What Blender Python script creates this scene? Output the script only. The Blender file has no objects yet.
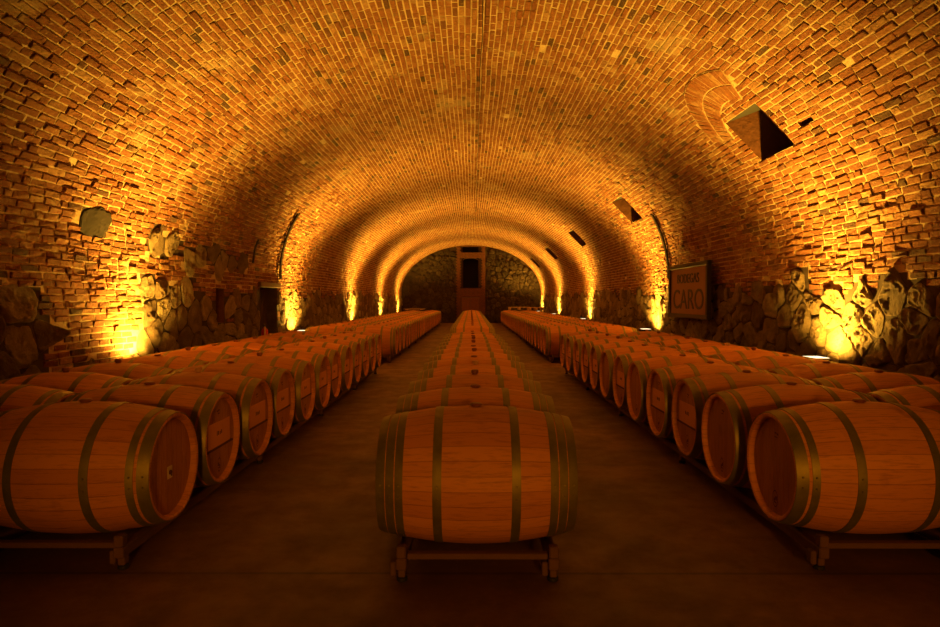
import bpy, math, random
from mathutils import Vector, Matrix, noise

random.seed(7)
S = bpy.context.scene
C = S.collection
PI = math.pi

# ------------------------------------------------------------------ dimensions
W, SP, RI = 3.98, 1.78, 2.67          # half width, spring height, rise of the vault
Y0, Y1 = -7.0, 36.0                   # back wall behind the viewer, far end wall
CAMZ = 1.32

# ------------------------------------------------------------------ materials
def new_mat(name):
    m = bpy.data.materials.new(name)
    m.use_nodes = True
    nt = m.node_tree
    nt.nodes.clear()
    out = nt.nodes.new('ShaderNodeOutputMaterial')
    b = nt.nodes.new('ShaderNodeBsdfPrincipled')
    nt.links.new(b.outputs[0], out.inputs[0])
    return m, nt, b

def N(nt, typ, **kw):
    n = nt.nodes.new(typ)
    for k, v in kw.items():
        setattr(n, k, v)
    return n

def L(nt, a, b):
    nt.links.new(a, b)

def ramp(nt, fac, stops, interp='LINEAR'):
    r = N(nt, 'ShaderNodeValToRGB')
    r.color_ramp.interpolation = interp
    el = r.color_ramp.elements
    el[0].position, el[0].color = stops[0][0], (*stops[0][1], 1)
    el[1].position, el[1].color = stops[1][0], (*stops[1][1], 1)
    for p, c in stops[2:]:
        e = el.new(p)
        e.color = (*c, 1)
    L(nt, fac, r.inputs[0])
    return r.outputs[0]

def mixc(nt, fac, a, b, mode='MIX'):
    m = N(nt, 'ShaderNodeMix', data_type='RGBA', blend_type=mode)
    for s, v in ((0, fac), (6, a), (7, b)):
        if hasattr(v, 'is_output'):
            L(nt, v, m.inputs[s])
        elif isinstance(v, (int, float)):
            m.inputs[s].default_value = v
        else:
            m.inputs[s].default_value = (*v, 1)
    return m.outputs[2]

def mth(nt, op, a, b=None, clamp=False):
    m = N(nt, 'ShaderNodeMath', operation=op, use_clamp=clamp)
    for i, v in enumerate((a, b)):
        if v is None:
            continue
        if hasattr(v, 'is_output'):
            L(nt, v, m.inputs[i])
        else:
            m.inputs[i].default_value = v
    return m.outputs[0]

def noise_tex(nt, vec, scale, detail=4, rough=.55):
    n = N(nt, 'ShaderNodeTexNoise')
    n.inputs['Scale'].default_value = scale
    n.inputs['Detail'].default_value = detail
    n.inputs['Roughness'].default_value = rough
    L(nt, vec, n.inputs['Vector'])
    return n.outputs[0]

def bump(nt, b, h, dist, strength=1.0):
    n = N(nt, 'ShaderNodeBump')
    n.inputs['Distance'].default_value = dist
    n.inputs['Strength'].default_value = strength
    L(nt, h, n.inputs['Height'])
    L(nt, n.outputs[0], b.inputs['Normal'])

def plain(name, col, rough=.6, metal=0.0, var=.25, scale=14, bmp=.002):
    m, nt, b = new_mat(name)
    tc = N(nt, 'ShaderNodeTexCoord')
    n = noise_tex(nt, tc.outputs['Object'], scale)
    c = mixc(nt, n, tuple(x*(1-var) for x in col), tuple(min(1, x*(1+var)) for x in col))
    L(nt, c, b.inputs['Base Color'])
    b.inputs['Roughness'].default_value = rough
    b.inputs['Metallic'].default_value = metal
    if bmp:
        bump(nt, b, n, bmp)
    return m

MORTAR_COL = (.66, .50, .29)

def brick_material():
    m, nt, b = new_mat('old_brick')
    tc = N(nt, 'ShaderNodeTexCoord')
    at = N(nt, 'ShaderNodeAttribute', attribute_name='rnd')
    base = ramp(nt, at.outputs['Fac'], [(0, (.06, .035, .02)), (.04, (.11, .05, .025)), (.07, (.20, .066, .024)), (.35, (.275, .092, .030)),
                                       (.65, (.32, .120, .039)), (.88, (.37, .162, .058)), (1, (.46, .26, .115))])
    n1 = noise_tex(nt, tc.outputs['Object'], 19, 7, .75)
    c = mixc(nt, ramp(nt, n1, [(.40, (0, 0, 0)), (.68, (1, 1, 1))]), base, (.15, .050, .020), 'MIX')
    c = mixc(nt, .7, base, c)
    n6 = noise_tex(nt, tc.outputs['Object'], 27, 6, .7)            # lime crumbs
    c = mixc(nt, ramp(nt, n6, [(.58, (0, 0, 0)), (.70, (.7, .7, .7))]), c, (.55, .38, .20))
    n2 = noise_tex(nt, tc.outputs['Object'], 1.3, 7, .72)          # lime smears over the brick
    f = ramp(nt, n2, [(.56, (0, 0, 0)), (.74, (.85, .85, .85))])
    c = mixc(nt, f, c, MORTAR_COL)
    n4 = noise_tex(nt, tc.outputs['Object'], 2.6, 5, .65)
    f4 = ramp(nt, n4, [(.60, (0, 0, 0)), (.72, (.6, .6, .6))])     # soot
    c = mixc(nt, f4, c, (.05, .025, .015))
    L(nt, c, b.inputs['Base Color'])
    b.inputs['Roughness'].default_value = .93
    n3 = noise_tex(nt, tc.outputs['Object'], 38, 6, .7)
    bump(nt, b, n3, .03, 1.0)
    return m

def mortar_material():
    m, nt, b = new_mat('lime_mortar')
    tc = N(nt, 'ShaderNodeTexCoord')
    n1 = noise_tex(nt, tc.outputs['Object'], 3.5, 7, .7)
    c = ramp(nt, n1, [(.28, (.40, .26, .13)), (.5, MORTAR_COL), (.8, (.74, .60, .38))])
    L(nt, c, b.inputs['Base Color'])
    b.inputs['Roughness'].default_value = .95
    n3 = noise_tex(nt, tc.outputs['Object'], 30, 6, .7)
    bump(nt, b, n3, .03, 1.0)
    return m

def stone_material(name='field_stone', k=1.0):
    m, nt, b = new_mat(name)
    tc = N(nt, 'ShaderNodeTexCoord')
    at = N(nt, 'ShaderNodeAttribute', attribute_name='rnd')
    base = ramp(nt, at.outputs['Fac'], [(0, (.20, .13, .075)), (.3, (.34, .23, .125)), (.7, (.46, .33, .19)), (1, (.60, .46, .28))])
    n1 = noise_tex(nt, tc.outputs['Object'], 5, 8, .7)
    c = mixc(nt, ramp(nt, n1, [(.40, (0, 0, 0)), (.60, (1, 1, 1))]), mixc(nt, .5, base, (.10, .06, .033)), base)
    n2 = noise_tex(nt, tc.outputs['Object'], 21, 8, .75)
    c = mixc(nt, ramp(nt, n2, [(.54, (0, 0, 0)), (.72, (.6, .6, .6))]), c, (.14, .09, .05))
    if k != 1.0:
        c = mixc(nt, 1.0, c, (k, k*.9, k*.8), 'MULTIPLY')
    L(nt, c, b.inputs['Base Color'])
    b.inputs['Roughness'].default_value = .92
    n3 = noise_tex(nt, tc.outputs['Object'], 13, 10, .78)
    bump(nt, b, n3, .16, 1.0)
    return m

def oak_material(name='oak_staves', tone=1.0):
    m, nt, b = new_mat(name)
    uv = N(nt, 'ShaderNodeUVMap', uv_map='UVMap')
    sep = N(nt, 'ShaderNodeSeparateXYZ')
    L(nt, uv.outputs[0], sep.inputs[0])
    u, v = sep.outputs[0], sep.outputs[1]
    oi = N(nt, 'ShaderNodeObjectInfo')
    st = mth(nt, 'FLOOR', u)
    wn = N(nt, 'ShaderNodeTexWhiteNoise', noise_dimensions='2D')
    cb = N(nt, 'ShaderNodeCombineXYZ')
    L(nt, st, cb.inputs[0])
    L(nt, oi.outputs['Random'], cb.inputs[1])
    L(nt, cb.outputs[0], wn.inputs['Vector'])
    fr = mth(nt, 'FRACT', u)
    edge = mth(nt, 'ABSOLUTE', mth(nt, 'SUBTRACT', fr, .5))
    seam = mth(nt, 'GREATER_THAN', edge, .472)
    gv = N(nt, 'ShaderNodeCombineXYZ')
    L(nt, mth(nt, 'MULTIPLY', u, 2.6), gv.inputs[0])
    L(nt, mth(nt, 'MULTIPLY', v, 2.2), gv.inputs[1])
    L(nt, mth(nt, 'MULTIPLY', oi.outputs['Random'], 50), gv.inputs[2])
    g = noise_tex(nt, gv.outputs[0], 2.2, 8, .65)
    c = ramp(nt, wn.outputs[0], [(0, (.56, .215, .046)), (.5, (.63, .253, .056)), (1, (.70, .295, .070))])
    c = mixc(nt, ramp(nt, g, [(.5, (0, 0, 0)), (.78, (.75, .75, .75))]), c, (.24, .075, .026))
    # knots and stains of their own shape
    tc = N(nt, 'ShaderNodeTexCoord')
    ov = N(nt, 'ShaderNodeVectorMath', operation='ADD')
    L(nt, tc.outputs['Object'], ov.inputs[0])
    rv = N(nt, 'ShaderNodeCombineXYZ')
    L(nt, mth(nt, 'MULTIPLY', oi.outputs['Random'], 37), rv.inputs[0])
    L(nt, rv.outputs[0], ov.inputs[1])
    k = noise_tex(nt, ov.outputs[0], 4.2, 3, .5)
    c = mixc(nt, ramp(nt, k, [(.66, (0, 0, 0)), (.74, (.55, .55, .55))]), c, (.20, .055, .02))
    c = mixc(nt, mth(nt, 'MULTIPLY', seam, .4), c, (.16, .05, .02))
    tint = mixc(nt, oi.outputs['Random'], (.86*tone, .84*tone, .82*tone), (1.05*tone, 1.05*tone, 1.05*tone))
    c = mixc(nt, 1.0, c, tint, 'MULTIPLY')
    L(nt, c, b.inputs['Base Color'])
    b.inputs['Roughness'].default_value = .62
    h = mth(nt, 'SUBTRACT', mth(nt, 'MULTIPLY', g, .25), seam)
    bump(nt, b, h, .0025, .7)
    return m

def hoop_material():
    m, nt, b = new_mat('galvanised_steel')
    tc = N(nt, 'ShaderNodeTexCoord')
    n = noise_tex(nt, tc.outputs['Object'], 9, 5, .6)
    c = ramp(nt, n, [(.3, (.18, .152, .058)), (.7, (.29, .245, .088))])
    L(nt, c, b.inputs['Base Color'])
    b.inputs['Metallic'].default_value = .6
    b.inputs['Roughness'].default_value = .5
    return m

def floor_material():
    m, nt, b = new_mat('stained_concrete')
    tc = N(nt, 'ShaderNodeTexCoord')
    n1 = noise_tex(nt, tc.outputs['Object'], .9, 8, .62)
    n2 = noise_tex(nt, tc.outputs['Object'], 4.0, 8, .7)
    c = ramp(nt, n1, [(.3, (.08, .038, .019)), (.55, (.17, .083, .037)), (.75, (.27, .135, .060))])
    c = mixc(nt, ramp(nt, n2, [(.45, (0, 0, 0)), (.75, (.7, .7, .7))]), c, (.075, .040, .022))
    mp = N(nt, 'ShaderNodeMapping')
    mp.inputs['Scale'].default_value = (.35, 2.6, 1)
    L(nt, tc.outputs['Object'], mp.inputs[0])
    n5 = noise_tex(nt, mp.outputs[0], 1.2, 6, .6)                 # darker streaks stretched across the aisle
    c = mixc(nt, ramp(nt, n5, [(.56, (0, 0, 0)), (.72, (.55, .55, .55))]), c, (.06, .032, .018))
    sep = N(nt, 'ShaderNodeSeparateXYZ')
    L(nt, tc.outputs['Object'], sep.inputs[0])
    jy = mth(nt, 'ABSOLUTE', mth(nt, 'SUBTRACT', mth(nt, 'FRACT', mth(nt, 'DIVIDE', mth(nt, 'ADD', sep.outputs[1], .2), 3.2)), .5))
    j = mth(nt, 'GREATER_THAN', jy, .4965)
    c = mixc(nt, mth(nt, 'MULTIPLY', j, .6), c, (.035, .02, .012))
    L(nt, c, b.inputs['Base Color'])
    L(nt, ramp(nt, n2, [(.3, (.45, .45, .45)), (.7, (.8, .8, .8))]), b.inputs['Roughness'])
    bump(nt, b, n2, .006, .5)
    return m

def emit(name, col, st):
    m = bpy.data.materials.new(name)
    m.use_nodes = True
    nt = m.node_tree
    nt.nodes.clear()
    out = nt.nodes.new('ShaderNodeOutputMaterial')
    e = nt.nodes.new('ShaderNodeEmission')
    e.inputs[0].default_value = (*col, 1)
    e.inputs[1].default_value = st
    nt.links.new(e.outputs[0], out.inputs[0])
    return m

M_BRICK, M_MORTAR, M_STONE = brick_material(), mortar_material(), stone_material()
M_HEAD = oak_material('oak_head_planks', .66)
M_SOOT = plain('sooty_earth', (.013, .006, .004), .95, var=.3, scale=6, bmp=.01)
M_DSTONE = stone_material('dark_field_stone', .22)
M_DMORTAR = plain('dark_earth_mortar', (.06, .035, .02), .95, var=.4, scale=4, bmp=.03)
M_OAK, M_HOOP, M_FLOOR = oak_material(), hoop_material(), floor_material()
M_CHIME = plain('bare_oak_chime', (.46, .17, .058), .7)
M_BUNG = plain('brown_silicone', (.20, .055, .025), .5)
M_PALEBUNG = plain('pale_bung', (.50, .30, .16), .55)
M_LABEL = plain('raw_card', (.66, .29, .10), .8, var=.08, bmp=0)
M_INK = plain('brown_ink', (.10, .035, .015), .8, bmp=0)
M_PALE = plain('pale_paper', (.66, .52, .34), .8, bmp=0)
M_RACK = plain('dark_timber', (.12, .055, .028), .8, bmp=.004)
M_IRON = plain('dark_iron', (.035, .022, .014), .6, .3)
M_FOOT = plain('black_rubber', (.012, .01, .008), .7)
M_DARKDOOR = plain('old_door_wood', (.045, .020, .012), .8)
M_BLACK = plain('matt_black', (.008, .006, .005), .95, bmp=0)  # near-black back faces of the brick hole, niche and far openings
M_GREY = plain('grey_plaster', (.035, .033, .03), .8)
M_REVEAL = plain('brick_reveal', (.15, .055, .020), .95, var=.4, scale=9, bmp=.02)
M_COPPER = plain('copper_plate', (.24, .105, .042), .45, .55, scale=3, bmp=0)
M_FRAME = plain('black_frame', (.02, .013, .009), .5)
M_RED = plain('red_enamel', (.45, .025, .015), .35, bmp=0)
M_WHITE = plain('white_plastic', (.75, .68, .55), .5, bmp=0)
M_PALLET = plain('pale_pallet_wood', (.62, .46, .26), .8)
M_PLINTH = plain('rough_render', (.13, .075, .04), .95, var=.4, scale=5, bmp=.03)
LAMP = (1.0, .51, .045)
M_LENS = emit('lamp_lens', (1.0, .80, .42), 2.2)

# ------------------------------------------------------------------ mesh helper
class MB:
    def __init__(s):
        s.v, s.f, s.m, s.r, s.uv = [], [], [], [], []
    def add(s, verts, faces, mi=0, rnd=.5):
        o = len(s.v)
        s.v.extend(verts)
        for f in faces:
            s.f.append(tuple(i+o for i in f))
            s.m.append(mi)
            s.r.append(rnd)
    def box(s, x0, x1, y0, y1, z0, z1, mi=0, rnd=.5, bev=0.0):
        if bev <= 0:
            v = [(x0, y0, z0), (x1, y0, z0), (x1, y1, z0), (x0, y1, z0), (x0, y0, z1), (x1, y0, z1), (x1, y1, z1), (x0, y1, z1)]
            s.add(v, [(3, 2, 1, 0), (4, 5, 6, 7), (0, 1, 5, 4), (1, 2, 6, 5), (2, 3, 7, 6), (3, 0, 4, 7)], mi, rnd)
            return
        b = min(bev, (x1-x0)*.4, (y1-y0)*.4, (z1-z0)*.4)
        v, lo, hi = [], (x0, y0, z0), (x1, y1, z1)
        def P(sx, sy, sz, ax):      # corner vertex pushed out on axis ax
            p = []
            for i, sg in enumerate((sx, sy, sz)):
                q = (hi[i] if sg else lo[i])
                if i != ax:
                    q += -b if sg else b
                p.append(q)
            return tuple(p)
        idx = {}
        for sx in (0, 1):
            for sy in (0, 1):
                for sz in (0, 1):
                    for ax in range(3):
                        idx[(sx, sy, sz, ax)] = len(v)
                        v.append(P(sx, sy, sz, ax))
        F = []
        for ax in range(3):
            o1, o2 = (ax+1) % 3, (ax+2) % 3
            for sg in (0, 1):
                q = []
                for a, c in ((0, 0), (1, 0), (1, 1), (0, 1)):
                    k = [0, 0, 0]
                    k[ax], k[o1], k[o2] = sg, a, c
                    q.append(idx[(*k, ax)])
                F.append(tuple(q if sg else q[::-1]))
        for ax in range(3):         # edge bevels along ax
            o1, o2 = (ax+1) % 3, (ax+2) % 3
            for a in (0, 1):
                for c in (0, 1):
                    def k(s_, n_):
                        t = [0, 0, 0]
                        t[ax], t[o1], t[o2] = s_, a, c
                        return idx[(*t, n_)]
                    q = (k(0, o1), k(1, o1), k(1, o2), k(0, o2))
                    F.append(q if a == c else q[::-1])
        for sx in (0, 1):
            for sy in (0, 1):
                for sz in (0, 1):
                    t = tuple(idx[(sx, sy, sz, a)] for a in range(3))
                    F.append(t if (sx+sy+sz) % 2 else t[::-1])
        s.add(v, F, mi, rnd)
    def tube(s, p, q, r0, r1=None, n=12, mi=0, cap=True):
        r1 = r0 if r1 is None else r1
        p, q = Vector(p), Vector(q)
        d = (q-p).normalized()
        a = d.orthogonal().normalized()
        c = d.cross(a)
        v = []
        for (o, r) in ((p, r0), (q, r1)):
            for i in range(n):
                t = 2*PI*i/n
                v.append(tuple(o+(a*math.cos(t)+c*math.sin(t))*r))
        f = [(i, (i+1) % n, n+(i+1) % n, n+i) for i in range(n)]
        if cap:
            f += [tuple(range(n-1, -1, -1)), tuple(range(n, 2*n))]
        s.add(v, f, mi)
    def lathe(s, prof, n=24, axis='Z', o=(0, 0, 0), mi=0, close=False):
        v, f = [], []
        for (h, r) in prof:
            for i in range(n):
                t = 2*PI*i/n
                c, d = r*math.cos(t), r*math.sin(t)
                v.append((o[0]+h, o[1]+c, o[2]+d) if axis == 'X' else (o[0]+c, o[1]+d, o[2]+h))
        K = len(prof)
        for k in range(K if close else K-1):
            a, b = k*n, ((k+1) % K)*n
            for i in range(n):
                j = (i+1) % n
                f.append((a+i, a+j, b+j, b+i))
        s.add(v, f, mi)
    def mesh(s, name, mats, smooth=False, rnd=False):
        me = bpy.data.meshes.new(name)
        me.from_pydata(s.v, [], s.f)
        for m in mats:
            me.materials.append(m)
        me.polygons.foreach_set('material_index', s.m)
        if smooth:
            me.polygons.foreach_set('use_smooth', [True]*len(s.f))
        if rnd:
            a = me.attributes.new('rnd', 'FLOAT', 'FACE')
            a.data.foreach_set('value', s.r)
        if s.uv:
            uvl = me.uv_layers.new(name='UVMap')
            uvl.data.foreach_set('uv', s.uv)
        me.update()
        return me
    def build(s, name, mats, parent=None, **kw):
        return link(name, s.mesh(name, mats if isinstance(mats, (list, tuple)) else [mats], **kw), parent)

def fix_normals(me):
    import bmesh
    bm = bmesh.new()
    bm.from_mesh(me)
    bmesh.ops.recalc_face_normals(bm, faces=bm.faces)
    bm.to_mesh(me)
    bm.free()

def link(name, me, parent=None):
    o = bpy.data.objects.new(name, me)
    C.objects.link(o)
    if parent:
        o.parent = parent
    return o

def tag(o, label=None, cat=None, group=None, kind=None):
    if label: o['label'] = label
    if cat: o['category'] = cat
    if group: o['group'] = group
    if kind: o['kind'] = kind
    return o

def empty(name, loc, label, cat, group=None, rz=0):
    o = bpy.data.objects.new(name, None)
    o.empty_display_size = .1
    C.objects.link(o)
    o.location = loc
    o.rotation_euler = (0, 0, rz)
    return tag(o, label, cat, group)

def smooth_angle(me, deg=40):
    me.polygons.foreach_set('use_smooth', [True]*len(me.polygons))
    me.set_sharp_from_angle(angle=math.radians(deg))

# ------------------------------------------------------------------ vault section
NA = 4000
_arc = [0.0]
_px, _pz = -W, SP
for i in range(1, NA+1):
    a = PI - PI*i/NA
    x, z = W*math.cos(a), SP+RI*math.sin(a)
    _arc.append(_arc[-1]+math.hypot(x-_px, z-_pz))
    _px, _pz = x, z
ARC = _arc[-1]

def sec(s):
    """point and inward normal of the cross-section; s = 0 at the left floor line, SP at the left spring, SP+ARC at the right spring"""
    if s <= SP:
        return -W, s, 1.0, 0.0
    if s >= SP+ARC:
        return W, SP-(s-SP-ARC), -1.0, 0.0
    t = s-SP
    lo, hi = 0, NA
    while hi-lo > 1:
        m = (lo+hi)//2
        if _arc[m] <= t: lo = m
        else: hi = m
    k = lo+(t-_arc[lo])/max(1e-9, _arc[hi]-_arc[lo])
    a = PI-PI*k/NA
    c, n = math.cos(a), math.sin(a)
    nx, nz = -c/W, -n/RI
    l = math.hypot(nx, nz)
    return W*c, SP+RI*n, nx/l, nz/l

STOT = 2*SP+ARC
def P(s, y, h=0.0):
    x, z, nx, nz = sec(s)
    return (x+nx*h, y, z+nz*h)

def side_t(s):
    """(side, arc height above that side's floor)"""
    return (-1, s) if s < STOT/2 else (1, STOT-s)

NWALL = 26
NARC = int(round(ARC/.070/2))*2
bounds = [SP*i/NWALL for i in range(NWALL+1)] + [SP+ARC*i/NARC for i in range(1, NARC+1)] + [SP+ARC+SP*i/NWALL for i in range(1, NWALL+1)]

def snap(t):
    return min(bounds, key=lambda b: abs(b-t))

# openings: (s0, s1, y0, y1, depth, kind)
openings = []
win_y = [(6.88, 7.66), (12.98, 13.80), (19.15, 19.98), (25.45, 26.3), (31.95, 32.8)]
for (a, b) in win_y:
    openings.append((snap(STOT-3.74), snap(STOT-3.10), a, b, .75, 'window'))
openings.append((snap(STOT-3.33), snap(STOT-3.25), 6.33, 6.58, .14, 'hole'))
openings.append((0.0, snap(1.57), 11.80, 12.86, .28, 'door'))
openings.append((snap(.95), snap(1.50), 9.78, 10.10, .30, 'niche'))

def in_opening(s0, s1, y0, y1):
    for o in openings:
        if s1 > o[0]+.001 and s0 < o[1]-.001 and y1 > o[2]+.001 and y0 < o[3]-.001:
            return True
    return False

def near_open(s, y):
    return any(o[0]-.1 < s < o[1]+.1 and o[2]-.2 < y < o[3]+.2 for o in openings)

def fbm(x, y, z=0.0):
    return noise.fractal(Vector((x, y, z)), 1.0, 2.0, 4)

def stone_top(side, y):
    """height up to which the wall is rubble stone"""
    w = .13*fbm(y*1.1, side*7.3) + .05*math.sin(y*5.1+side)
    if side > 0:
        return 1.47+w
    if y < 5.9: return 1.30+w
    if y < 7.55: return .58+w*.6
    return 1.46+w

def bare(side, y, t):
    """the dark patch on the left wall where the brick skin has come away"""
    a = 1+.18*fbm(y*4, t*4)
    return side < 0 and ((y-6.58)/.27)**2+((t-2.12)/.165)**2 < a

def is_stone(side, y, t):
    if t < stone_top(side, y):
        return True
    if side < 0 and 7.7 < y < 11.1:                      # stones laid bare above the left wall
        c = 1.99+.07*fbm(y*1.7, 3.1)
        if y < 8.0: c += .16
        if abs(t-c) < .155+.07*fbm(y*2.3, 9.7): return True
    if side < 0 and ((y-6.58)/.30)**2+((t-2.11)/.17)**2 < 1:
        return True
    return False

ring_c = (STOT-3.40, 7.25)                              # soldier courses over the first window
def in_ring(s, y, m=.03):
    dx, dy = ring_c[0]-s, y-ring_c[1]
    r, a = math.hypot(dx, dy), math.atan2(dy, dx)
    return .56+m < r < 1.03-m and -.55+m < a < 1.35-m

walls = {'wall_left': MB(), 'ceiling': MB(), 'wall_right': MB()}
def which(s):
    return 'wall_left' if s < SP else ('wall_right' if s > SP+ARC else 'ceiling')

MI_MORTAR, MI_BRICK, MI_STONE, MI_EARTH = 0, 1, 2, 3

def quad_patch(mb, c4, h, inset_h, mi, rnd):
    """a raised block over four (s, y) corners"""
    base = [P(s, y, -.004) for s, y in c4]
    cs = sum(c[0] for c in c4)/4
    cy = sum(c[1] for c in c4)/4
    mid = [P(s, y, hh*.65) for (s, y), hh in zip(c4, h)]
    top = [P(cs+(s-cs)*(1-inset_h[0]), cy+(y-cy)*(1-inset_h[1]), hh) for (s, y), hh in zip(c4, h)]
    v = base+mid+top
    f = []
    for a in (0, 4):
        for i in range(4):
            j = (i+1) % 4
            f.append((a+i, a+j, a+4+j, a+4+i))
    f.append((8, 9, 10, 11))
    mb.add(v, f, mi, rnd)

# ---- rubble stones: cells of an irregular mosaic, each a rounded raised block
def poisson(x0, x1, z0, z1, rfun, rng, tries=26):
    pts, cell = [], .25
    grid = {}
    area = (x1-x0)*(z1-z0)
    for _ in range(int(area/.05*tries/4)):
        x, z = rng.uniform(x0, x1), rng.uniform(z0, z1)
        r = rfun(x, z)
        gx, gz = int(x//cell), int(z//cell)
        ok = True
        for i in range(gx-2, gx+3):
            for jn in range(gz-2, gz+3):
                for (px, pz, pr) in grid.get((i, jn), ()):
                    if (px-x)**2/1.35+(pz-z)**2*1.2 < ((r+pr)/2)**2:
                        ok = False
                        break
                if not ok: break
            if not ok: break
        if ok:
            pts.append((x, z, r))
            grid.setdefault((gx, gz), []).append((x, z, r))
    return pts

def cell_poly(p, nbrs, R=.6):
    poly = [(p[0]-R, p[1]-R), (p[0]+R, p[1]-R), (p[0]+R, p[1]+R), (p[0]-R, p[1]+R)]
    for q in nbrs:
        mx, mz = (p[0]+q[0])/2, (p[1]+q[1])/2
        nx, nz = q[0]-p[0], q[1]-p[1]
        out = []
        for i in range(len(poly)):
            a, b = poly[i], poly[(i+1) % len(poly)]
            da = (a[0]-mx)*nx+(a[1]-mz)*nz
            db = (b[0]-mx)*nx+(b[1]-mz)*nz
            if da <= 0: out.append(a)
            if da*db < 0:
                t = da/(da-db)
                out.append((a[0]+(b[0]-a[0])*t, a[1]+(b[1]-a[1])*t))
        poly = out
        if len(poly) < 3: return None
    return poly

def chaikin(poly, it=2, w=.22):
    for _ in range(it):
        out = []
        for i in range(len(poly)):
            a, b = poly[i], poly[(i+1) % len(poly)]
            out.append((a[0]*(1-w)+b[0]*w, a[1]*(1-w)+b[1]*w))
            out.append((a[0]*w+b[0]*(1-w), a[1]*w+b[1]*(1-w)))
        poly = out
    return poly

def add_stone(mb, place, poly, H, rng, rnd, seed, inset=.013, mi=2):
    cx = sum(p[0] for p in poly)/len(poly)
    cz = sum(p[1] for p in poly)/len(poly)
    # even outline, then roughened
    out0 = chaikin(chaikin(poly, 1, .15), 1, .27)
    per = [math.dist(out0[i], out0[(i+1) % len(out0)]) for i in range(len(out0))]
    tot = sum(per)
    n = max(14, min(34, int(tot/.04)))
    q, i, acc = [], 0, 0.0
    for k in range(n):
        d = tot*k/n
        while i < len(per)-1 and acc+per[i] < d:
            acc += per[i]
            i += 1
        f_ = (d-acc)/max(per[i], 1e-6)
        A, B = out0[i], out0[(i+1) % len(out0)]
        x, z = A[0]+(B[0]-A[0])*f_, A[1]+(B[1]-A[1])*f_
        d = math.hypot(x-cx, z-cz)
        kk = max(.3, 1-inset/max(d, .02))
        kk *= 1+.10*noise.noise(Vector((x*9, z*9, seed)))+.05*noise.noise(Vector((x*31, z*31, seed)))
        q.append((cx+(x-cx)*kk, cz+(z-cz)*kk))
    tx, tz = rng.uniform(-.45, .45), rng.uniform(-.45, .30)
    rings = [(1.0, -.03), (1.0, .35*H), (.96, .75*H), (.89, .94*H), (.79, 1.0*H), (.68, 1.02*H), (.56, 1.03*H), (.43, 1.04*H), (.3, 1.05*H), (.16, 1.05*H)]
    v = []
    for (k, h) in rings:
        for (x, z) in q:
            xx, zz = cx+(x-cx)*k, cz+(z-cz)*k
            hh = h
            if h > 0:
                e = min(1, 3.2*(1.10-k))
                hh += ((xx-cx)*tx+(zz-cz)*tz)*.5*e
                hh += e*(.030*noise.noise(Vector((xx*6, zz*6, seed)))+.020*noise.noise(Vector((xx*15, zz*15, seed+3)))-.030*abs(noise.noise(Vector((xx*9, zz*9, seed+5))))+.013*noise.noise(Vector((xx*34, zz*34, seed+9))))
            if k < .97:
                hh = max(hh, .006+.012*(1-k))
            v.append(place(xx, zz, hh))
    v.append(place(cx, cz, 1.05*H+.02*noise.noise(Vector((cx*7, cz*7, seed)))))
    f = []
    for r in range(len(rings)-1):
        for i in range(n):
            j = (i+1) % n
            f.append((r*n+i, r*n+j, (r+1)*n+j, (r+1)*n+i))
    for i in range(n):
        f.append(((len(rings)-1)*n+i, (len(rings)-1)*n+(i+1) % n, len(rings)*n))
    mb.add(v, f, mi, rnd)

placed = {}
def on_stone(side, y, t, hw):
    for k in (-1, 0, 1):
        for (poly, p) in placed.get((side, int(y//.5)+k), ()):
            if abs(p[0]-y) > .5 or abs(p[1]-t) > .5: continue
            for yy in (y-hw, y, y+hw):
                ins = False
                for i in range(len(poly)):
                    (x1, z1), (x2, z2) = poly[i], poly[(i+1) % len(poly)]
                    if (z1 > t) != (z2 > t) and yy < x1+(x2-x1)*(t-z1)/(z2-z1): ins = not ins
                if ins: return True
    return False

rs = random.Random(21)
for side in (-1, 1):
    def rad(y, t, side=side):
        if side < 0 and 7.55 < y < 11.2: return rs.choice((.2, .26, .34))
        if side < 0 and y < 5.9: return rs.choice((.26, .34, .42))
        return rs.choice((.13, .18, .24, .30, .36, .42))
    pts = poisson(2.0, Y1, .35, 2.45, rad, rs)
    for i, p in enumerate(pts):
        if not is_stone(side, p[0], p[1]) or bare(side, p[0], p[1]): continue
        if in_opening(*((p[1]-.08, p[1]+.08) if side < 0 else (STOT-p[1]-.08, STOT-p[1]+.08)), p[0]-.08, p[0]+.08): continue
        nb = [q for q in pts if q is not p and abs(q[0]-p[0]) < 1.1]
        poly = cell_poly(p, nb, .42)
        if not poly: continue
        # keep clear of the openings
        for o in openings:
            a, b = (o[0], o[1]) if side < 0 else (STOT-o[1], STOT-o[0])
            if (side < 0) == (o[0] < STOT/2):
                if o[2]-.45 < p[0] < o[3]+.45 and a-.45 < p[1] < b+.45:
                    cl = []
                    for (x, z) in poly:
                        if a-.02 < p[1] < b+.02 and p[0] < o[2]: x = min(x, o[2]-.005)
                        elif a-.02 < p[1] < b+.02 and p[0] > o[3]: x = max(x, o[3]+.005)
                        elif p[1] >= b: z = max(z, b+.005)
                        elif p[1] <= a: z = min(z, a-.005)
                        cl.append((x, z))
                    poly = cl
        if side < 0:
            pl = lambda y, t, h: P(t, y, h)
        else:
            pl = lambda y, t, h: P(STOT-t, y, h)
        H = rs.uniform(.015, .05)
        if p[1] > 1.75: H = rs.uniform(.0, .05)
        name = 'ceiling' if p[1] > SP else ('wall_left' if side < 0 else 'wall_right')
        placed.setdefault((side, int(p[0]//.5)), []).append((poly, p))
        add_stone(walls[name], pl, poly, H, rs, rs.random(), i*1.7+side, mi=(3 if side < 0 and p[0] < 7 and p[1] > 1.8 else 2))


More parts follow.
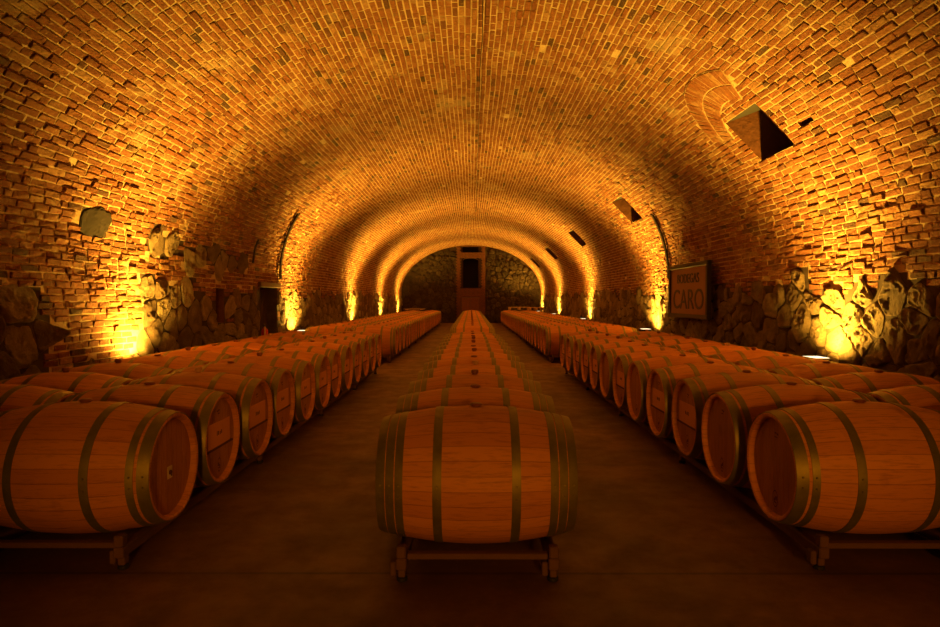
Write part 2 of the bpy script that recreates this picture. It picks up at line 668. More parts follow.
BRK0, BRK1 = 2.2, Y1
rb = random.Random(3)
for k in range(len(bounds)-1):
    s0, s1 = bounds[k], bounds[k+1]
    sm = (s0+s1)/2
    side, t = side_t(sm)
    mb = walls[which(sm)]
    # mortar bed, cut out at the openings
    cuts = sorted((o[2], o[3]) for o in openings if s1 > o[0]+.001 and s0 < o[1]-.001)
    y = Y0
    segs = []
    for (a, b) in cuts:
        segs.append((y, a))
        y = b
    segs.append((y, Y1))
    for (a, b) in segs:
        n = max(1, int((b-a)/(.12 if t < 2.5 and a > 0 or t < 2.5 and b > 3 else 1.5)))
        for i in range(n):
            q0, q1 = a+(b-a)*i/n, a+(b-a)*(i+1)/n
            mb.add([P(s0, q0), P(s1, q0), P(s1, q1), P(s0, q1)], [(0, 1, 2, 3)], (MI_EARTH if is_stone(side, (q0+q1)/2, t) or bare(side, (q0+q1)/2, t) or (t < 1.9 and is_stone(side, (q0+q1)/2, t-.10)) else MI_MORTAR) if q1 > BRK0 else MI_BRICK, .3)
    # bricks
    rough = 1.0 if t < 2.6 else (.7 if t < 4 else .45)
    for (ya, yb) in segs:
        y = max(ya, BRK0) + (rb.random()*.2 if ya == Y0 else 0)
        while y < yb-.03:
            ln = .208*rb.uniform(.86, 1.12)
            if rb.random() < .16: ln *= .52
            e = y+ln
            if e > yb-.07: e = yb-.002
            ym = (y+e)/2
            if not (on_stone(side, ym, t, (e-y)*.30) or in_ring(sm, ym) or bare(side, ym, t)) and rb.random() > .005*rough:
                g = .0058+.0035*rb.random()
                j = lambda a: rb.gauss(0, a)
                w1, w2 = s0+g, s1-g
                c4 = [(w1+j(.0032)*rough, y+g+j(.004)), (w2+j(.0032)*rough, y+g+j(.004)), (w2+j(.0032)*rough, e-g+j(.004)), (w1+j(.0032)*rough, e-g+j(.004))]
                c4 = [(s_+.014*noise.noise(Vector((y_*.9, s_*1.5, 4.0)))*min(1, (s_-.1)*4) if abs(s_-SP) > .12 and abs(s_-SP-ARC) > .12 and not near_open(s_, y_) else s_, y_) for s_, y_ in c4]
                hb = (.004+.013*rb.random()**2.2)*(.5+.7*rough)
                h = [max(.0015, hb+j(.005)*rough) for _ in range(4)]
                quad_patch(mb, c4, h, (.20, .08), MI_BRICK, rb.random())
            y = e + .002
# voussoirs
rv = random.Random(11)
for (ra, rbk) in ((.56, .79), (.80, 1.03)):
    n = int(1.9*(ra+rbk)/2/.078)
    for i in range(n):
        a0 = -.55+1.9*(i+.06)/n
        a1 = -.55+1.9*(i+.94)/n
        c4 = [(ring_c[0]-r*math.cos(a), ring_c[1]+r*math.sin(a)) for (r, a) in ((ra, a0), (rbk, a0), (rbk, a1), (ra, a1))]
        hh = .017+.006*rv.random()
        quad_patch(walls['ceiling'], c4, [hh]*4, (.06, .22), MI_BRICK, rv.uniform(.3, 1))
    for i in range(8):                                  # mortar bed between the voussoirs
        a0, a1 = -.55+1.9*i/8, -.55+1.9*(i+1)/8
        c4 = [(ring_c[0]-r*math.cos(a), ring_c[1]+r*math.sin(a)) for (r, a) in ((ra-.01, a0), (rbk+.01, a0), (rbk+.01, a1), (ra-.01, a1))]
        quad_patch(walls['ceiling'], c4, [.012]*4, (.0, .0), MI_MORTAR, .5)

blob = []
for i in range(18):
    a = 2*PI*i/18
    r = 1+.35*noise.noise(Vector((math.cos(a)*1.7, math.sin(a)*1.7, 3.3)))
    blob.append((6.58+.30*r*math.cos(a), 2.13+.185*r*math.sin(a)))
add_stone(walls['ceiling'], lambda y, t, h: P(t, y, min(h, .016) if h > 0 else h), blob, .012, rs, .1, 5.5, mi=4)
for nm, mb in walls.items():
    o = mb.build(nm, [M_MORTAR, M_BRICK, M_STONE, M_DMORTAR, M_SOOT], rnd=True)
    mi = mb.m
    me = o.data
    tag(o, kind='structure')
    o['label'] = {'wall_left': 'rough left-hand wall of stone and brick', 'wall_right': 'rubble stone right-hand wall', 'ceiling': 'barrel vault of old orange brick'}[nm]

# ---- recesses behind the openings
nwin = 0
for o in openings:
    s0, s1, y0, y1, dep, kind = o
    sgn = -1 if s0 < STOT/2 else 1
    a, b = P(s0, 0), P(s1, 0)                     # right side: s0 is the upper edge
    mb = MB()
    up, lo = (a, b) if a[2] > b[2] else (b, a)
    xb = max(abs(a[0]), abs(b[0]))+dep
    xb *= sgn
    if kind == 'window':
        bu, bl = (xb, up[2]+.45), (xb, lo[2]+.10)
    else:
        bu, bl = (xb, up[2]), (xb, lo[2])
    v = [(up[0], y0, up[2]), (up[0], y1, up[2]), (lo[0], y1, lo[2]), (lo[0], y0, lo[2]), (bu[0], y0, bu[1]), (bu[0], y1, bu[1]), (bl[0], y1, bl[1]), (bl[0], y0, bl[1])]
    mb.add(v, [(0, 1, 5, 4)], 2 if kind == 'window' else 0)
    mb.add(v, [(1, 2, 6, 5)], 0)
    mb.add(v, [(2, 3, 7, 6)], 0)
    mb.add(v, [(3, 0, 4, 7)], 0)
    mb.add(v, [(4, 5, 6, 7)], 1)
    if kind == 'window':
        nwin += 1
        w = mb.build('window_%d' % nwin, [M_REVEAL, M_DARKDOOR, M_GREY])
        tag(w, ['splayed window slot under the brick arch', 'second splayed window slot along the vault', 'third window slot along the vault', 'fourth window slot along the vault', 'farthest window slot along the vault'][nwin-1], kind='structure')
    elif kind == 'door':
        w = mb.build('door_1', [M_STONE, M_DARKDOOR])
        tag(w, 'dark recessed plank door in the left wall', kind='structure')
        f = MB()
        for i in range(5):
            q0 = y0+.03+i*(y1-y0-.06)/5
            f.box(-W-.24, -W-.20, q0+.004, q0+(y1-y0-.06)/5-.004, .02, up[2]-.05, bev=.006)
        f.build('door_leaf', M_DARKDOOR, w)
        f = MB()
        f.box(-W-.05, -W+.06, y0-.10, y1+.10, up[2]-.01, up[2]+.09, bev=.01)
        f.build('lintel', M_RACK, w)
    else:
        w = mb.build('trim_1' if kind == 'hole' else 'trim_2', [M_REVEAL, M_BLACK])
        tag(w, 'hole left by a missing brick beside the window' if kind == 'hole' else 'narrow dark niche in the left wall', kind='structure')

# ------------------------------------------------------------------ floor, ends, ledges
mb = MB()
mb.add([(-W-.3, Y0, 0), (W+.3, Y0, 0), (W+.3, Y1+.4, 0), (-W-.3, Y1+.4, 0)], [(0, 1, 2, 3)])
tag(mb.build('floor', M_FLOOR), 'dark stained concrete floor', kind='structure')

def profile(n=64):
    pts = [(-W, 0)]
    for i in range(n+1):
        a = PI-PI*i/n
        pts.append((W*math.cos(a), SP+RI*math.sin(a)))
    pts.append((W, 0))
    return pts

mb = MB()
pr = profile()
mb.add([(x, Y0, z) for x, z in pr], [tuple(range(len(pr)))], 0)
tag(mb.build('wall_behind', [M_REVEAL]), 'brick wall closing the near end of the vault', kind='structure')

# far wall: rubble with a brick pier round a dark opening
mb = MB()
DX, DW = -.02, .45                                  # opening centre and half width
DZ0, DZ1 = 2.02, 3.63
mb2 = []
# mortar backing in strips around the opening and the small recess above it
def strip(x0, x1, n=24):
    for i in range(n):
        a, b = x0+(x1-x0)*i/n, x0+(x1-x0)*(i+1)/n
        za = SP+RI*math.sqrt(max(0, 1-(a/W)**2))
        zb = SP+RI*math.sqrt(max(0, 1-(b/W)**2))
        mb.add([(a, Y1, 0), (b, Y1, 0), (b, Y1, zb), (a, Y1, za)], [(0, 1, 2, 3)], 0, .3)
strip(-W, DX-DW)
strip(DX+DW, W)
for z0, z1 in ((0, DZ0), (DZ1+.12, 4.05), (4.36, 4.46)):
    mb.add([(DX-DW, Y1, z0), (DX+DW, Y1, z0), (DX+DW, Y1, z1), (DX-DW, Y1, z1)], [(0, 1, 2, 3)], 0, .3)
rf = random.Random(5)
def ell_in(x, z, m=.06):
    return z < SP or (x/W)**2+((z-SP)/RI)**2 < 1-m*.7
ptsf = poisson(-W, W, .2, 4.5, lambda x, z: rf.choice((.16, .22, .28, .34)), rf)
for i, p in enumerate(ptsf):
    if abs(p[0]-DX) < .86 or not ell_in(p[0], p[1]): continue
    nb = [q for q in ptsf if q is not p and abs(q[0]-p[0]) < 1.0]
    poly = cell_poly(p, nb, .34)
    if poly:
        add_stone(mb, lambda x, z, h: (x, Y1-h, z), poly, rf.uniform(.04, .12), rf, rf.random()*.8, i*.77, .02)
z = .02
row = 0
while z < 4.38:
    x = DX-.84+(.06 if row % 2 else 0)
    while x < DX+.82:
        e = min(x+.24, DX+.84)
        cx = (x+e)/2
        if e-x > .05 and not (e > DX-DW and x < DX+DW and ((DZ0 < z+.06 and z < DZ1+.06) or (4.03 < z+.06 and z < 4.36))):
            d = .12+.012*rf.random()
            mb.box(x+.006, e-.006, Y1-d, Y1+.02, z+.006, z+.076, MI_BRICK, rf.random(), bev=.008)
        x = e
    z += .082
    row += 1
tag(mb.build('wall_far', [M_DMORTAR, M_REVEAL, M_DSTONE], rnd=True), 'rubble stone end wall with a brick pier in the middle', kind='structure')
# dark opening
mb = MB()
n = 8
arch = [(DX+DW*math.cos(PI-PI*i/n), DZ1-.02+.13*math.sin(PI*i/n)) for i in range(n+1)]
ring = [(DX-DW, DZ0)]+arch+[(DX+DW, DZ0)]
K = len(ring)
v = [(x, Y1-.02, z) for x, z in ring]+[(x, Y1+.7, z) for x, z in ring]
mb.add(v, [(i, (i+1) % K, K+(i+1) % K, K+i) for i in range(K)], 0)
mb.add(v, [tuple(range(K, 2*K))], 1)
tag(mb.build('door_2', [M_REVEAL, M_BLACK]), 'black arched opening high in the far end wall', kind='structure')
mb = MB()
mb.box(DX-DW, DX+DW, Y1+.25, Y1+.30, 4.0, 4.40, 0)
tag(mb.build('window_6', [M_BLACK]), 'small dark recess under the crown of the end wall', kind='structure')
mb = MB()
mb.box(DX-.52, DX+.52, Y1-.30, Y1-.13, 1.52, 1.60, 0, bev=.01)
tag(mb.build('trim_3', [M_REVEAL]), 'brick sill below the far opening', kind='structure')
# stone ledges along both side walls
for sgn, nm, lb in ((-1, 'trim_4', 'low rendered ledge along the left wall'), (1, 'trim_5', 'low rendered ledge along the right wall')):
    mb = MB()
    y = 2.2
    rl = random.Random(8+sgn)
    while y < Y1-.05:
        e = min(y+rl.uniform(.5, 1.1), Y1-.02)
        zz = (.50 if sgn < 0 else .555)+rl.uniform(-.012, .0)
        x0, x1 = 3.585+rl.uniform(0, .015), W+.02
        mb.box(min(sgn*x0, sgn*x1), max(sgn*x0, sgn*x1), y, e, 0, zz, 0, bev=.02)
        y = e
    tag(mb.build(nm, [M_PLINTH]), lb, kind='structure')

# ------------------------------------------------------------------ barrels
BL, RH, RB = .475, .280, .3425
def br(x):
    return RH+(RB-RH)*(1-(x/BL)**2)

NST = 30
def barrel_body(n, k):
    mb = MB()
    prof = [(-BL+2*BL*i/k, br(-BL+2*BL*i/k)) for i in range(k+1)]
    prof = [(-BL+.045, RH-.028), (-BL+.006, RH-.022), (-BL, RH-.014), (-BL, RH-.004)]+[(-BL+.004, RH)]+prof[1:-1]+[(BL-.004, RH)]+[(BL, RH-.004), (BL, RH-.014), (BL-.006, RH-.022), (BL-.045, RH-.028)]
    K = len(prof)
    for (x, r) in prof:
        for i in range(n):
            t = 2*PI*i/n
            mb.v.append((x, r*math.sin(t), r*math.cos(t)+RB))
    for a in range(K-1):
        for i in range(n):
            j = (i+1) % n
            mb.f.append((a*n+i, (a+1)*n+i, (a+1)*n+j, a*n+j))
            u0, u1 = NST*i/n, NST*(i+1)/n
            for (u, q) in ((u0, a), (u0, a+1), (u1, a+1), (u1, a)):
                mb.uv += [u+.5, prof[q][0]*2]
            mb.m.append(0)
            mb.r.append(.5)
    me = mb.mesh('barrel_body', [M_OAK])
    smooth_angle(me, 35)
    return me

def hoop_mesh(x0, x1, n, rivet=True):
    mb = MB()
    th = .0032
    pr = [(x0, br(x0)+.0005), (x0, br(x0)+th), ((x0+x1)/2, br((x0+x1)/2)+th+.0004), (x1, br(x1)+th), (x1, br(x1)+.0005)]
    v = []
    for (x, r) in pr:
        for i in range(n):
            t = 2*PI*i/n
            v.append((x, r*math.sin(t), r*math.cos(t)+RB))
    f = []
    for a in range(len(pr)-1):
        for i in range(n):
            j = (i+1) % n
            f.append((a*n+i, (a+1)*n+i, (a+1)*n+j, a*n+j))
    mb.add(v, f)
    if rivet:
        xm = (x0+x1)/2
        for t in (1.50, 1.68, 4.60, 4.78):
            r = br(xm)+th
            p = Vector((xm, r*math.sin(t), r*math.cos(t)+RB))
            d = Vector((0, math.sin(t), math.cos(t)))
            mb.tube(p-d*.001, p+d*.004, .006, .004, 8)
    me = mb.mesh('hoop', [M_HOOP])
    smooth_angle(me, 35)
    return me

def head_mesh(sg, n):
    x = sg*(BL-.034)
    mb = MB()
    R = RH-.026
    nb = 9
    # planks of the head, each strip clipped to the circle
    for i in range(nb):
        a, b = -R+2*R*i/nb, -R+2*R*(i+1)/nb
        g = .0012
        a, b = a+g, b-g
        m = 8
        top, bot = [], []
        for q in range(m+1):
            yy = a+(b-a)*q/m
            hz = math.sqrt(max(0, R*R-yy*yy))
            top.append((yy, hz))
            bot.append((yy, -hz))
        ring = bot+top[::-1]
        v = [(x, yy, zz+RB) for yy, zz in ring]
        f = tuple(range(len(ring)))
        mb.add(v, [f if sg > 0 else f[::-1]])
        for (yy, zz) in ring:
            pass
        idx = list(range(len(ring)))
        for q in (idx if sg > 0 else idx[::-1]):
            mb.uv += [i+.5+(ring[q][0]-(a+b)/2)/(b-a)*.9+17, ring[q][1]*2]
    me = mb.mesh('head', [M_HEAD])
    return me

def bung_mesh(h, r):
    mb = MB()
    mb.lathe([(RB*2-.004, r*.9), (RB*2+h*.3, r*.95), (RB*2+h*.35, r*1.25), (RB*2+h, r*1.15), (RB*2+h+.004, r*.9), (RB*2+h+.004, .001)], 16)
    me = mb.mesh('bung', [M_BUNG])
    smooth_angle(me, 40)
    return me

def label_mesh(sg):
    x = sg*(BL-.034)
    mb = MB()
    mb.box(min(x, x+sg*.004), max(x, x+sg*.004), -.175, .175, RB-.05, RB+.105, 0)
    mb.box(min(x, x+sg*.012), max(x, x+sg*.012), -.205, .205, RB-.062, RB-.05, 1)
    e = x+sg*.004
    for (dy, w, z0, z1) in ((-.035, .008, .018, .048), (-.012, .016, .02, .045), (.016, .010, .018, .040), (.034, .012, .022, .046)):
        mb.box(min(e, e+sg*.001), max(e, e+sg*.001), dy-w/2, dy+w/2, RB+z0, RB+z1, 1)
    return mb.mesh('head_label', [M_LABEL, M_INK])

def tag_mesh(sg, zc):
    x = sg*(BL-.034)
    mb = MB()
    mb.box(min(x, x+sg*.004), max(x, x+sg*.004), -.026, .026, RB+zc-.033, RB+zc+.033, 0, bev=.003)
    e = x+sg*.004
    mb.tube((e, 0, RB+zc), (e+sg*.006, 0, RB+zc), .013, .012, 12, 1)
    mb.tube((e, .012, RB+zc-.018), (e+sg*.003, .012, RB+zc-.018), .005, .005, 8, 1)
    return mb.mesh('head_tag', [M_PALE, M_INK])

def mark_mesh(sg):
    """burnt ring and strokes low on the head"""
    x = sg*(BL-.034)
    mb = MB()
    for (r0, r1) in ((.040, .046),):
        n = 20
        v = []
        for r in (r0, r1):
            for i in range(n):
                t = 2*PI*i/n
                v.append((x+sg*.0015, r*.62*math.cos(t), RB-.175+r*math.sin(t)))
        mb.add(v, [(i, (i+1) % n, n+(i+1) % n, n+i) for i in range(n)], 0)
    for (dy, dz, w, h) in ((-.008, -.172, .012, .022), (.010, -.182, .010, .016), (.0, -.195, .022, .006), (-.018, .172, .014, .010), (.004, .176, .018, .008), (.0, .155, .03, .005)):
        mb.box(min(x, x+sg*.0015), max(x, x+sg*.0015), dy-w/2, dy+w/2, RB+dz-h/2, RB+dz+h/2, 0)
    return mb.mesh('head_mark', [M_INK])

BODY = {0: barrel_body(90, 20), 1: barrel_body(48, 12)}
SIDE_H = [(-.475, -.420), (-.405, -.370), (-.205, -.163), (.163, .205), (.370, .405), (.420, .475)]
MID_H = [(-.474, -.432), (-.428, -.388), (-.383, -.345), (-.205, -.163), (.163, .205), (.345, .383), (.388, .428), (.432, .474)]
HOOPS = {}
for key, lst in (('s', SIDE_H), ('m', MID_H)):
    for lod, n in ((0, 90), (1, 48)):
        HOOPS[(key, lod)] = [hoop_mesh(a, b, n, lod == 0) for a, b in lst]
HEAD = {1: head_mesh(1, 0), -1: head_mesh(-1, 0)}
BUNG = [bung_mesh(.012, .026), bung_mesh(.030, .022)]
BUNGP = BUNG[1].copy()
BUNGP.materials.clear()
BUNGP.materials.append(M_PALEBUNG)
LABEL = {1: label_mesh(1), -1: label_mesh(-1)}
TAG = {1: tag_mesh(1, -.035), -1: tag_mesh(-1, -.035)}
MARK = {1: mark_mesh(1), -1: mark_mesh(-1)}

BZ = .0925
rbar = random.Random(99)
def barrel(x, y, label, group, inner, kind, lod, extra, bung):
    """inner: side of the head that faces the aisle (0 = both, centre row)"""
    t = empty('oak_barrel', (x, y, BZ), label, 'barrel', group)
    link('body', BODY[lod], t)
    for me in HOOPS[(kind, lod)]:
        link('hoop', me, t)
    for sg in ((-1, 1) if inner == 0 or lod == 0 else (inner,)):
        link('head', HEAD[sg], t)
    link('bung', bung, t)
    for e in extra:
        link({LABEL[1]: 'head_label', LABEL[-1]: 'head_label', TAG[1]: 'head_tag', TAG[-1]: 'head_tag'}.get(e, 'head_mark'), e, t)
    return t

ORD = ['first', 'second', 'third', 'fourth', 'fifth', 'sixth', 'seventh', 'eighth', 'ninth', 'tenth', 'eleventh', 'twelfth', 'thirteenth', 'fourteenth', 'fifteenth',
       'sixteenth', 'seventeenth', 'eighteenth', 'nineteenth', 'twentieth', 'twenty-first', 'twenty-second', 'twenty-third', 'twenty-fourth', 'twenty-fifth',
       'twenty-sixth', 'twenty-seventh', 'twenty-eighth', 'twenty-ninth', 'thirtieth', 'thirty-first']
PITCH = .689
NEAR = (3.33, 12)
FAR = (13.45, 30)
XC = {'cm': 0.03, 'la': -2.065, 'lw': -3.055, 'ra': 2.065, 'rw': 3.055}
COLN = {'cm': 'centre row', 'la': 'left row beside the aisle', 'lw': 'left row against the wall', 'ra': 'right row beside the aisle', 'rw': 'right row against the wall'}
plain_left, plain_right = {0}, {0, 1, 4, 6}
for blk, (ya, n), bn in (('near', NEAR, 'front'), ('far', FAR, 'rear')):
    for col, x in XC.items():
        kind = 'm' if col == 'cm' else 's'
        inner = 0 if col == 'cm' else (1 if x < 0 else -1)
        for i in range(n):
            lod = 0 if (blk == 'near' and i < 7) else 1
            extra, look = [], ''
            if blk == 'near' and col in ('la', 'ra'):
                pl = (i in plain_left) if x < 0 else (i in plain_right)
                if pl:
                    extra = [TAG[1]] if x < 0 else [MARK[-1]]
                    look = ' with a small pale tag on its bare head' if x < 0 else ' with a bare head burnt with a small mark'
                else:
                    extra = [LABEL[inner]] + ([MARK[inner]] if i < 6 else [])
                    look = ' with a card panel on its head'
            bung = BUNG[0] if rbar.random() < .6 or blk == 'far' else (BUNG[1] if rbar.random() < .5 else BUNGP)
            jit = lambda a: rbar.uniform(-a, a)
            yy = ya+PITCH*i-(.13 if col == 'cm' and blk == 'near' else 0)
            lab = 'oak barrel%s, %s from the camera in the %s block, %s' % (look, ORD[i], bn, COLN[col])
            if len(lab.split()) > 16 or True:
                words = {'cm': 'centre row', 'la': 'left aisle row', 'lw': 'left wall row', 'ra': 'right aisle row', 'rw': 'right wall row'}[col]
                tail = {' with a small pale tag on its bare head': ' with pale head tag', ' with a bare head burnt with a small mark': ' with bare head', ' with a card panel on its head': ' with head panel'}.get(look, '')
                lab = 'steel-hooped barrel%s, %s from the front in the %s %s' % (tail, ORD[i], bn, words)
            b = barrel(x+(jit(.012) if col != 'cm' else jit(.006)), yy, lab, 'barrels in the %s %s' % (bn, words), inner, kind, lod, extra, bung)

# ------------------------------------------------------------------ racks
def rack(x, ya, n, label, wedges):
    t = empty('barrel_rack', (x, ya, 0), label, 'rack', 'low racks under the barrels')
    y0, y1 = -PITCH/2+.02, PITCH*(n-.5)-.02
    RX = .355
    for sx in (-1, 1):
        m = MB()
        m.box(sx*RX-.025, sx*RX+.025, y0, y1, .066, .120, bev=.006)
        m.build('rail', M_RACK, t)
        q = MB()
        q.box(sx*RX-.022, sx*RX+.022, y0, y0+.05, .1205, .176, bev=.006)
        q.build('stop_block', M_RACK, t)
    for k in range(0, n+1, 3):
        y = min(max(-PITCH/2+PITCH*k, y0+.05), y1-.05)
        m = MB()
        m.box(-RX+.026, RX-.026, y-.022, y+.022, .106, .134, bev=.004)
        m.build('cross_bar', M_RACK, t)
        for sx in (-1, 1):
            m = MB()
            m.box(sx*RX-.017, sx*RX+.017, y-.024, y+.024, .022, .0655, bev=.005)
            if k == 0:
                m.box(sx*RX-.055, sx*RX-.026, y-.03, y+.02, .03, .097, bev=.006)
            g = m.build('leg', M_RACK, t)
            f = MB()
            f.lathe([(0, .022), (.004, .026), (.018, .026), (.022, .020), (.022, .001)], 14, 'Z', (sx*RX, y, 0))
            f.build('foot', M_FOOT, g)
    return t
RL = {'cm': 'dark timber barrel rack under the %s centre row', 'la': 'dark timber barrel rack under the %s left aisle row', 'lw': 'dark timber barrel rack under the %s left wall row',
      'ra': 'dark timber barrel rack under the %s right aisle row', 'rw': 'dark timber barrel rack under the %s right wall row'}
for (ya, n), bn in ((NEAR, 'front'), (FAR, 'rear')):
    for col, x in XC.items():
        rack(x, ya-(.13 if col == 'cm' and bn == 'front' else 0), n, RL[col] % bn, bn == 'front')

# ------------------------------------------------------------------ floodlights
def floodlight(sgn, y, label, power, lens=True, dz=0.0):
    x = sgn*3.70
    t = empty('floodlight', (x, y, .556+dz), label, 'floodlight', 'uplights along the walls')
    m = MB()
    m.box(-.10, .10, -.13, .13, .095, .148, bev=.012)
    for i in range(7):
        q = -.11+i*.0367
        m.box(-.085, .085, q-.004, q+.004, .075, .096)
    h = m.build('housing', M_FRAME, t)
    m = MB()
    m.box(-.082, .082, -.112, .112, .1485, .154, bev=.002)
    m.build('lens', M_LENS, t)
    m = MB()
    m.box(-.015, .015, -.150, -.135, 0, .125, bev=.002)
    m.box(-.015, .015, .135, .150, 0, .125, bev=.002)
    m.box(-.02, .02, -.150, .150, 0, .008)
    m.build('bracket', M_IRON, t)
    ld = bpy.data.lights.new('lamp_beam', 'SPOT')
    ld.energy = power
    ld.color = LAMP
    ld.spot_size = math.radians(SPOT)
    ld.spot_blend = 1.0
    ld.shadow_soft_size = .07
    lo = bpy.data.objects.new('lamp_beam', ld)
    C.objects.link(lo)
    lo.parent = t
    lo.location = (0, 0, .20)
    lo.rotation_euler = (0, PI-math.radians((TILT if lens else 42)*sgn), 0)
    if lens:                                            # wide spill of the same lamp on the stones beside it
        sd_ = bpy.data.lights.new('lamp_spill', 'SPOT')
        sd_.energy = min(power, LP*.62)*.40
        sd_.color = LAMP
        sd_.spot_size = math.radians(156)
        sd_.spot_blend = .9
        sd_.shadow_soft_size = .06
        so = bpy.data.objects.new('lamp_spill', sd_)
        C.objects.link(so)
        so.parent = t
        so.location = (0, 0, .19)
        so.rotation_euler = (0, PI+math.radians(30*sgn), 0)
    return t
LP = 1800
SPOT, TILT = 112, 19
fl_names = ['nearest the camera', 'second from the camera', 'third from the camera', 'fourth from the camera', 'farthest from the camera']
for sgn, ys, sd in ((-1, (7.25, 13.75, 20.7, 27.3, 33.7), 'left'), (1, (6.72, 13.3, 20.7, 28.0, 34.6), 'right')):
    for i, y in enumerate(ys):
        floodlight(sgn, y, 'small black lit floodlight on the %s ledge, %s' % (sd, fl_names[i]), LP*(.72, .85, 1, 1, 1)[i], True, -.055 if sgn < 0 else 0)
# unseen lamp added behind the viewpoint to brighten the front barrels, no fitting
ed = bpy.data.lights.new('unseen_rear_lamp', 'SPOT')
ed.energy = 1000
ed.color = (1.0, .325, .012)
ed.spot_size = math.radians(35)
ed.spot_blend = .6
ed.shadow_soft_size = .35
eo = bpy.data.objects.new('unseen_rear_lamp', ed)
C.objects.link(eo)
eo.location = (.9, -6.4, 2.1)
eo.rotation_euler = (Vector((0.0, 6.0, .35))-eo.location).to_track_quat('-Z', 'Y').to_euler()

# ------------------------------------------------------------------ wall sign
t = empty('wall_sign', (3.80, 11.01, 1.02), 'dark framed copper sign reading BODEGAS CARO on the right wall', 'sign')
SW, SH = 1.92, .92
m = MB()
m.box(0, .03, -SW/2, SW/2, 0, SH, bev=.004)
m.build('plate', M_COPPER, t)
m = MB()
fw = .075
m.box(-.03, .045, -SW/2-.02, SW/2+.02, -.02, fw-.02, bev=.008)
m.box(-.03, .045, -SW/2-.02, SW/2+.02, SH-fw+.02, SH+.02, bev=.008)
m.box(-.03, .045, -SW/2-.02, -SW/2+fw-.02, fw-.02, SH-fw+.02, bev=.008)
m.box(-.03, .045, SW/2-fw+.02, SW/2+.02, fw-.02, SH-fw+.02, bev=.008)
m.build('frame', M_FRAME, t)
for yy in (-.6, .6):
    m = MB()
    m.box(.03, .19, yy-.03, yy+.03, SH-.2, SH-.15, bev=.004)
    m.build('bracket', M_IRON, t)

def text_mesh(txt, name, size, loc, parent, mat, sx=1.0, ext=.006):
    cu = bpy.data.curves.new(name, 'FONT')
    cu.body = txt
    cu.size = size
    cu.align_x = 'CENTER'
    cu.align_y = 'BOTTOM_BASELINE'
    cu.extrude = ext
    ob = bpy.data.objects.new(name, cu)
    C.objects.link(ob)
    dg = bpy.context.evaluated_depsgraph_get()
    me = bpy.data.meshes.new_from_object(ob.evaluated_get(dg))
    bpy.data.objects.remove(ob)
    me.materials.clear()
    me.materials.append(mat)
    o = link(name, me, parent)
    R = Matrix(((0, 0, -1), (-1, 0, 0), (0, 1, 0))).to_4x4()
    me.transform(R @ Matrix.Diagonal((sx, 1, 1, 1)))
    o.location = loc
    return o
text_mesh('BODEGAS', 'small_lettering', .235, (-.002, .0, .60), t, M_FRAME, 1.05)
text_mesh('CARO', 'large_lettering', .50, (-.002, 0, .145), t, M_FRAME, 1.12)

# ------------------------------------------------------------------ conduits on the vault
def vault_strip(name, pts, w, h, label, mat, cat='conduit'):
    m = MB()
    n = len(pts)
    v = []
    for i, (s, y) in enumerate(pts):
        a = pts[max(0, i-1)]
        b = pts[min(n-1, i+1)]
        d = Vector((b[0]-a[0], b[1]-a[1])).normalized()
        p = Vector((-d.y, d.x))*w/2
        for (q, hh) in ((-1, -.0), (-1, h), (1, h), (1, -.0)):
            v.append(P(s+p.x*q, y+p.y*q, .034+hh))
    f = []
    for i in range(n-1):
        for k in range(4):
            kk = (k+1) % 4
            f.append((i*4+k, i*4+kk, i*4+4+kk, i*4+4+k))
    f += [(0, 1, 2, 3), tuple((n-1)*4+k for k in (3, 2, 1, 0))]
    m.add(v, f)
    o = m.build(name, mat)
    fix_normals(o.data)
    return tag(o, label, cat)
vault_strip('iron_strap', [(STOT-1.75-1.35*i/24, 12.52-.36*(i/24)**1.6) for i in range(25)], .085, .035, 'dark iron strap curving up the right side of the vault behind the sign', M_IRON, 'strap')
vault_strip('iron_strap', [(1.75+1.45*i/24, 12.95-.40*(i/24)**1.3) for i in range(25)], .085, .035, 'dark iron strap curving up the left side of the vault above the door', M_IRON, 'strap')
vault_strip('ceiling_cable', [(STOT/2+.10+.03*fbm(y*.6, 2)+.006*y*.5, y) for y in [4.5+.3*i for i in range(60)]], .010, .008, 'thin dark cable running along the crown of the vault', M_IRON, 'cable')
vault_strip('wall_cable', [(snap(2.0)+.45*i/8, 11.27+.02*math.sin(i)) for i in range(9)], .03, .03, 'short cable with pale ends on the left wall beside the door', M_IRON, 'cable')

# ------------------------------------------------------------------ small things
t = empty('fire_extinguisher', (-3.74, 11.35, .501), 'red fire extinguisher standing on the left ledge beside the dark door', 'fire extinguisher')
m = MB()
m.lathe([(0, .055), (.005, .06), (.26, .06), (.29, .05), (.31, .025), (.33, .022), (.33, .001)], 20)
o = m.build('cylinder', M_RED, t)
smooth_angle(o.data, 40)
m = MB()
m.lathe([(.33, .02), (.36, .02), (.36, .001)], 12)
m.box(-.015, .015, -.09, .02, .36, .372)
m.box(-.012, .012, -.08, .02, .385, .395)
m.build('valve', M_FRAME, t)
m = MB()
m.tube((0.02, -.05, .34), (.03, -.085, .2), .009)
m.tube((.03, -.085, .2), (.03, -.088, .08), .011, .016)
m.build('hose', M_WHITE, t)

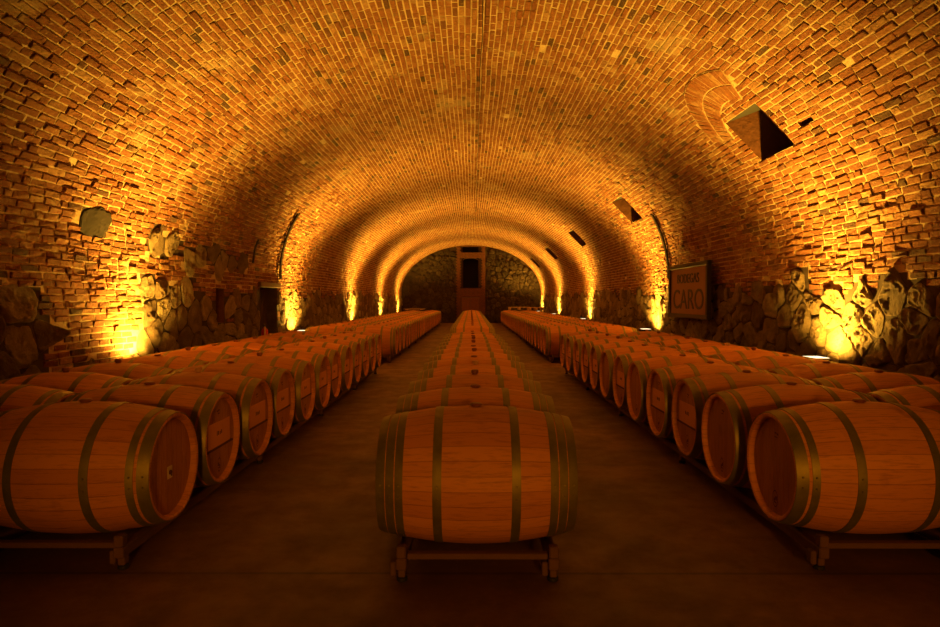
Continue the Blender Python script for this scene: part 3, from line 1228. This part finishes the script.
mb = MB()
mb.box(DX-.50, DX+.46, Y1-.75, Y1-.16, 0, 1.48, 0, bev=.01)
o = mb.build('cupboard', M_RACK)
tag(o, 'plain dark timber cupboard below the black opening in the end wall', 'cupboard')
m = MB()
for sx in (-1, 1):
    m.box(DX-.02+sx*.235-.22, DX-.02+sx*.235+.22, Y1-.775, Y1-.751, .08, 1.42, bev=.006)
m2 = m.build('door', M_REVEAL, o)

def pallet(x, y, z, label, w=1.1, d=.9):
    t = empty('wooden_pallet', (x, y, z), label, 'pallet', 'pale wooden pallets on the rear barrels')
    for i in range(5):
        m = MB()
        q = -d/2+i*(d-.12)/4
        m.box(-w/2, w/2, q, q+.12, .12, .145, bev=.003)
        m.build('deck_board', M_PALLET, t)
    for i in range(3):
        m = MB()
        q = -w/2+i*(w-.1)/2
        m.box(q, q+.1, -d/2, d/2, 0, .119, bev=.003)
        m.build('bearer', M_PALLET, t)
    return t
top = BZ+2*RB+.026
pallet(2.55, 33.3, top, 'pale wooden pallet lying on the right aisle row by the end wall', 1.1, 1.0)
pallet(3.30, 32.0, top, 'pale wooden pallet lying on the right wall row by the floodlight', .75, 1.0)
m = MB()
for i in range(4):
    m.box(-.55, .55, -.45+i*.225, -.45+i*.225+.21, .03, .05, bev=.004)
for i in (-.4, .4):
    m.box(i-.05, i+.05, -.45, .43, 0, .029, bev=.004)
o = m.build('board_panel', M_PALLET)
o.location = (-3.0, 33.2, top)
tag(o, 'thin pale board panel lying on the left wall row by the end wall', 'board')

# ------------------------------------------------------------------ camera, world, view
cam = bpy.data.cameras.new('camera')
cam.sensor_width = 36
cam.lens = 627/940*36
cam.clip_end = 200
co = bpy.data.objects.new('camera', cam)
C.objects.link(co)
co.location = (0, 0, CAMZ)
pitch = math.atan((300-313.5)/627)
yaw = math.atan((471-470)/627)
co.rotation_euler = (PI/2+pitch, 0, yaw)
S.camera = co

w = bpy.data.worlds.new('world')
S.world = w
w.use_nodes = True
w.node_tree.nodes['Background'].inputs[0].default_value = (0, 0, 0, 1)
w.node_tree.nodes['Background'].inputs[1].default_value = 0

S.view_settings.view_transform = 'Standard'
S.view_settings.look = 'None'
S.view_settings.gamma = 1
S.view_settings.use_curve_mapping = False
S.view_settings.exposure = 0.0
S.cycles.use_denoising = True
S.cycles.max_bounces = 12
S.cycles.diffuse_bounces = 8
S.cycles.sample_clamp_indirect = 4.0
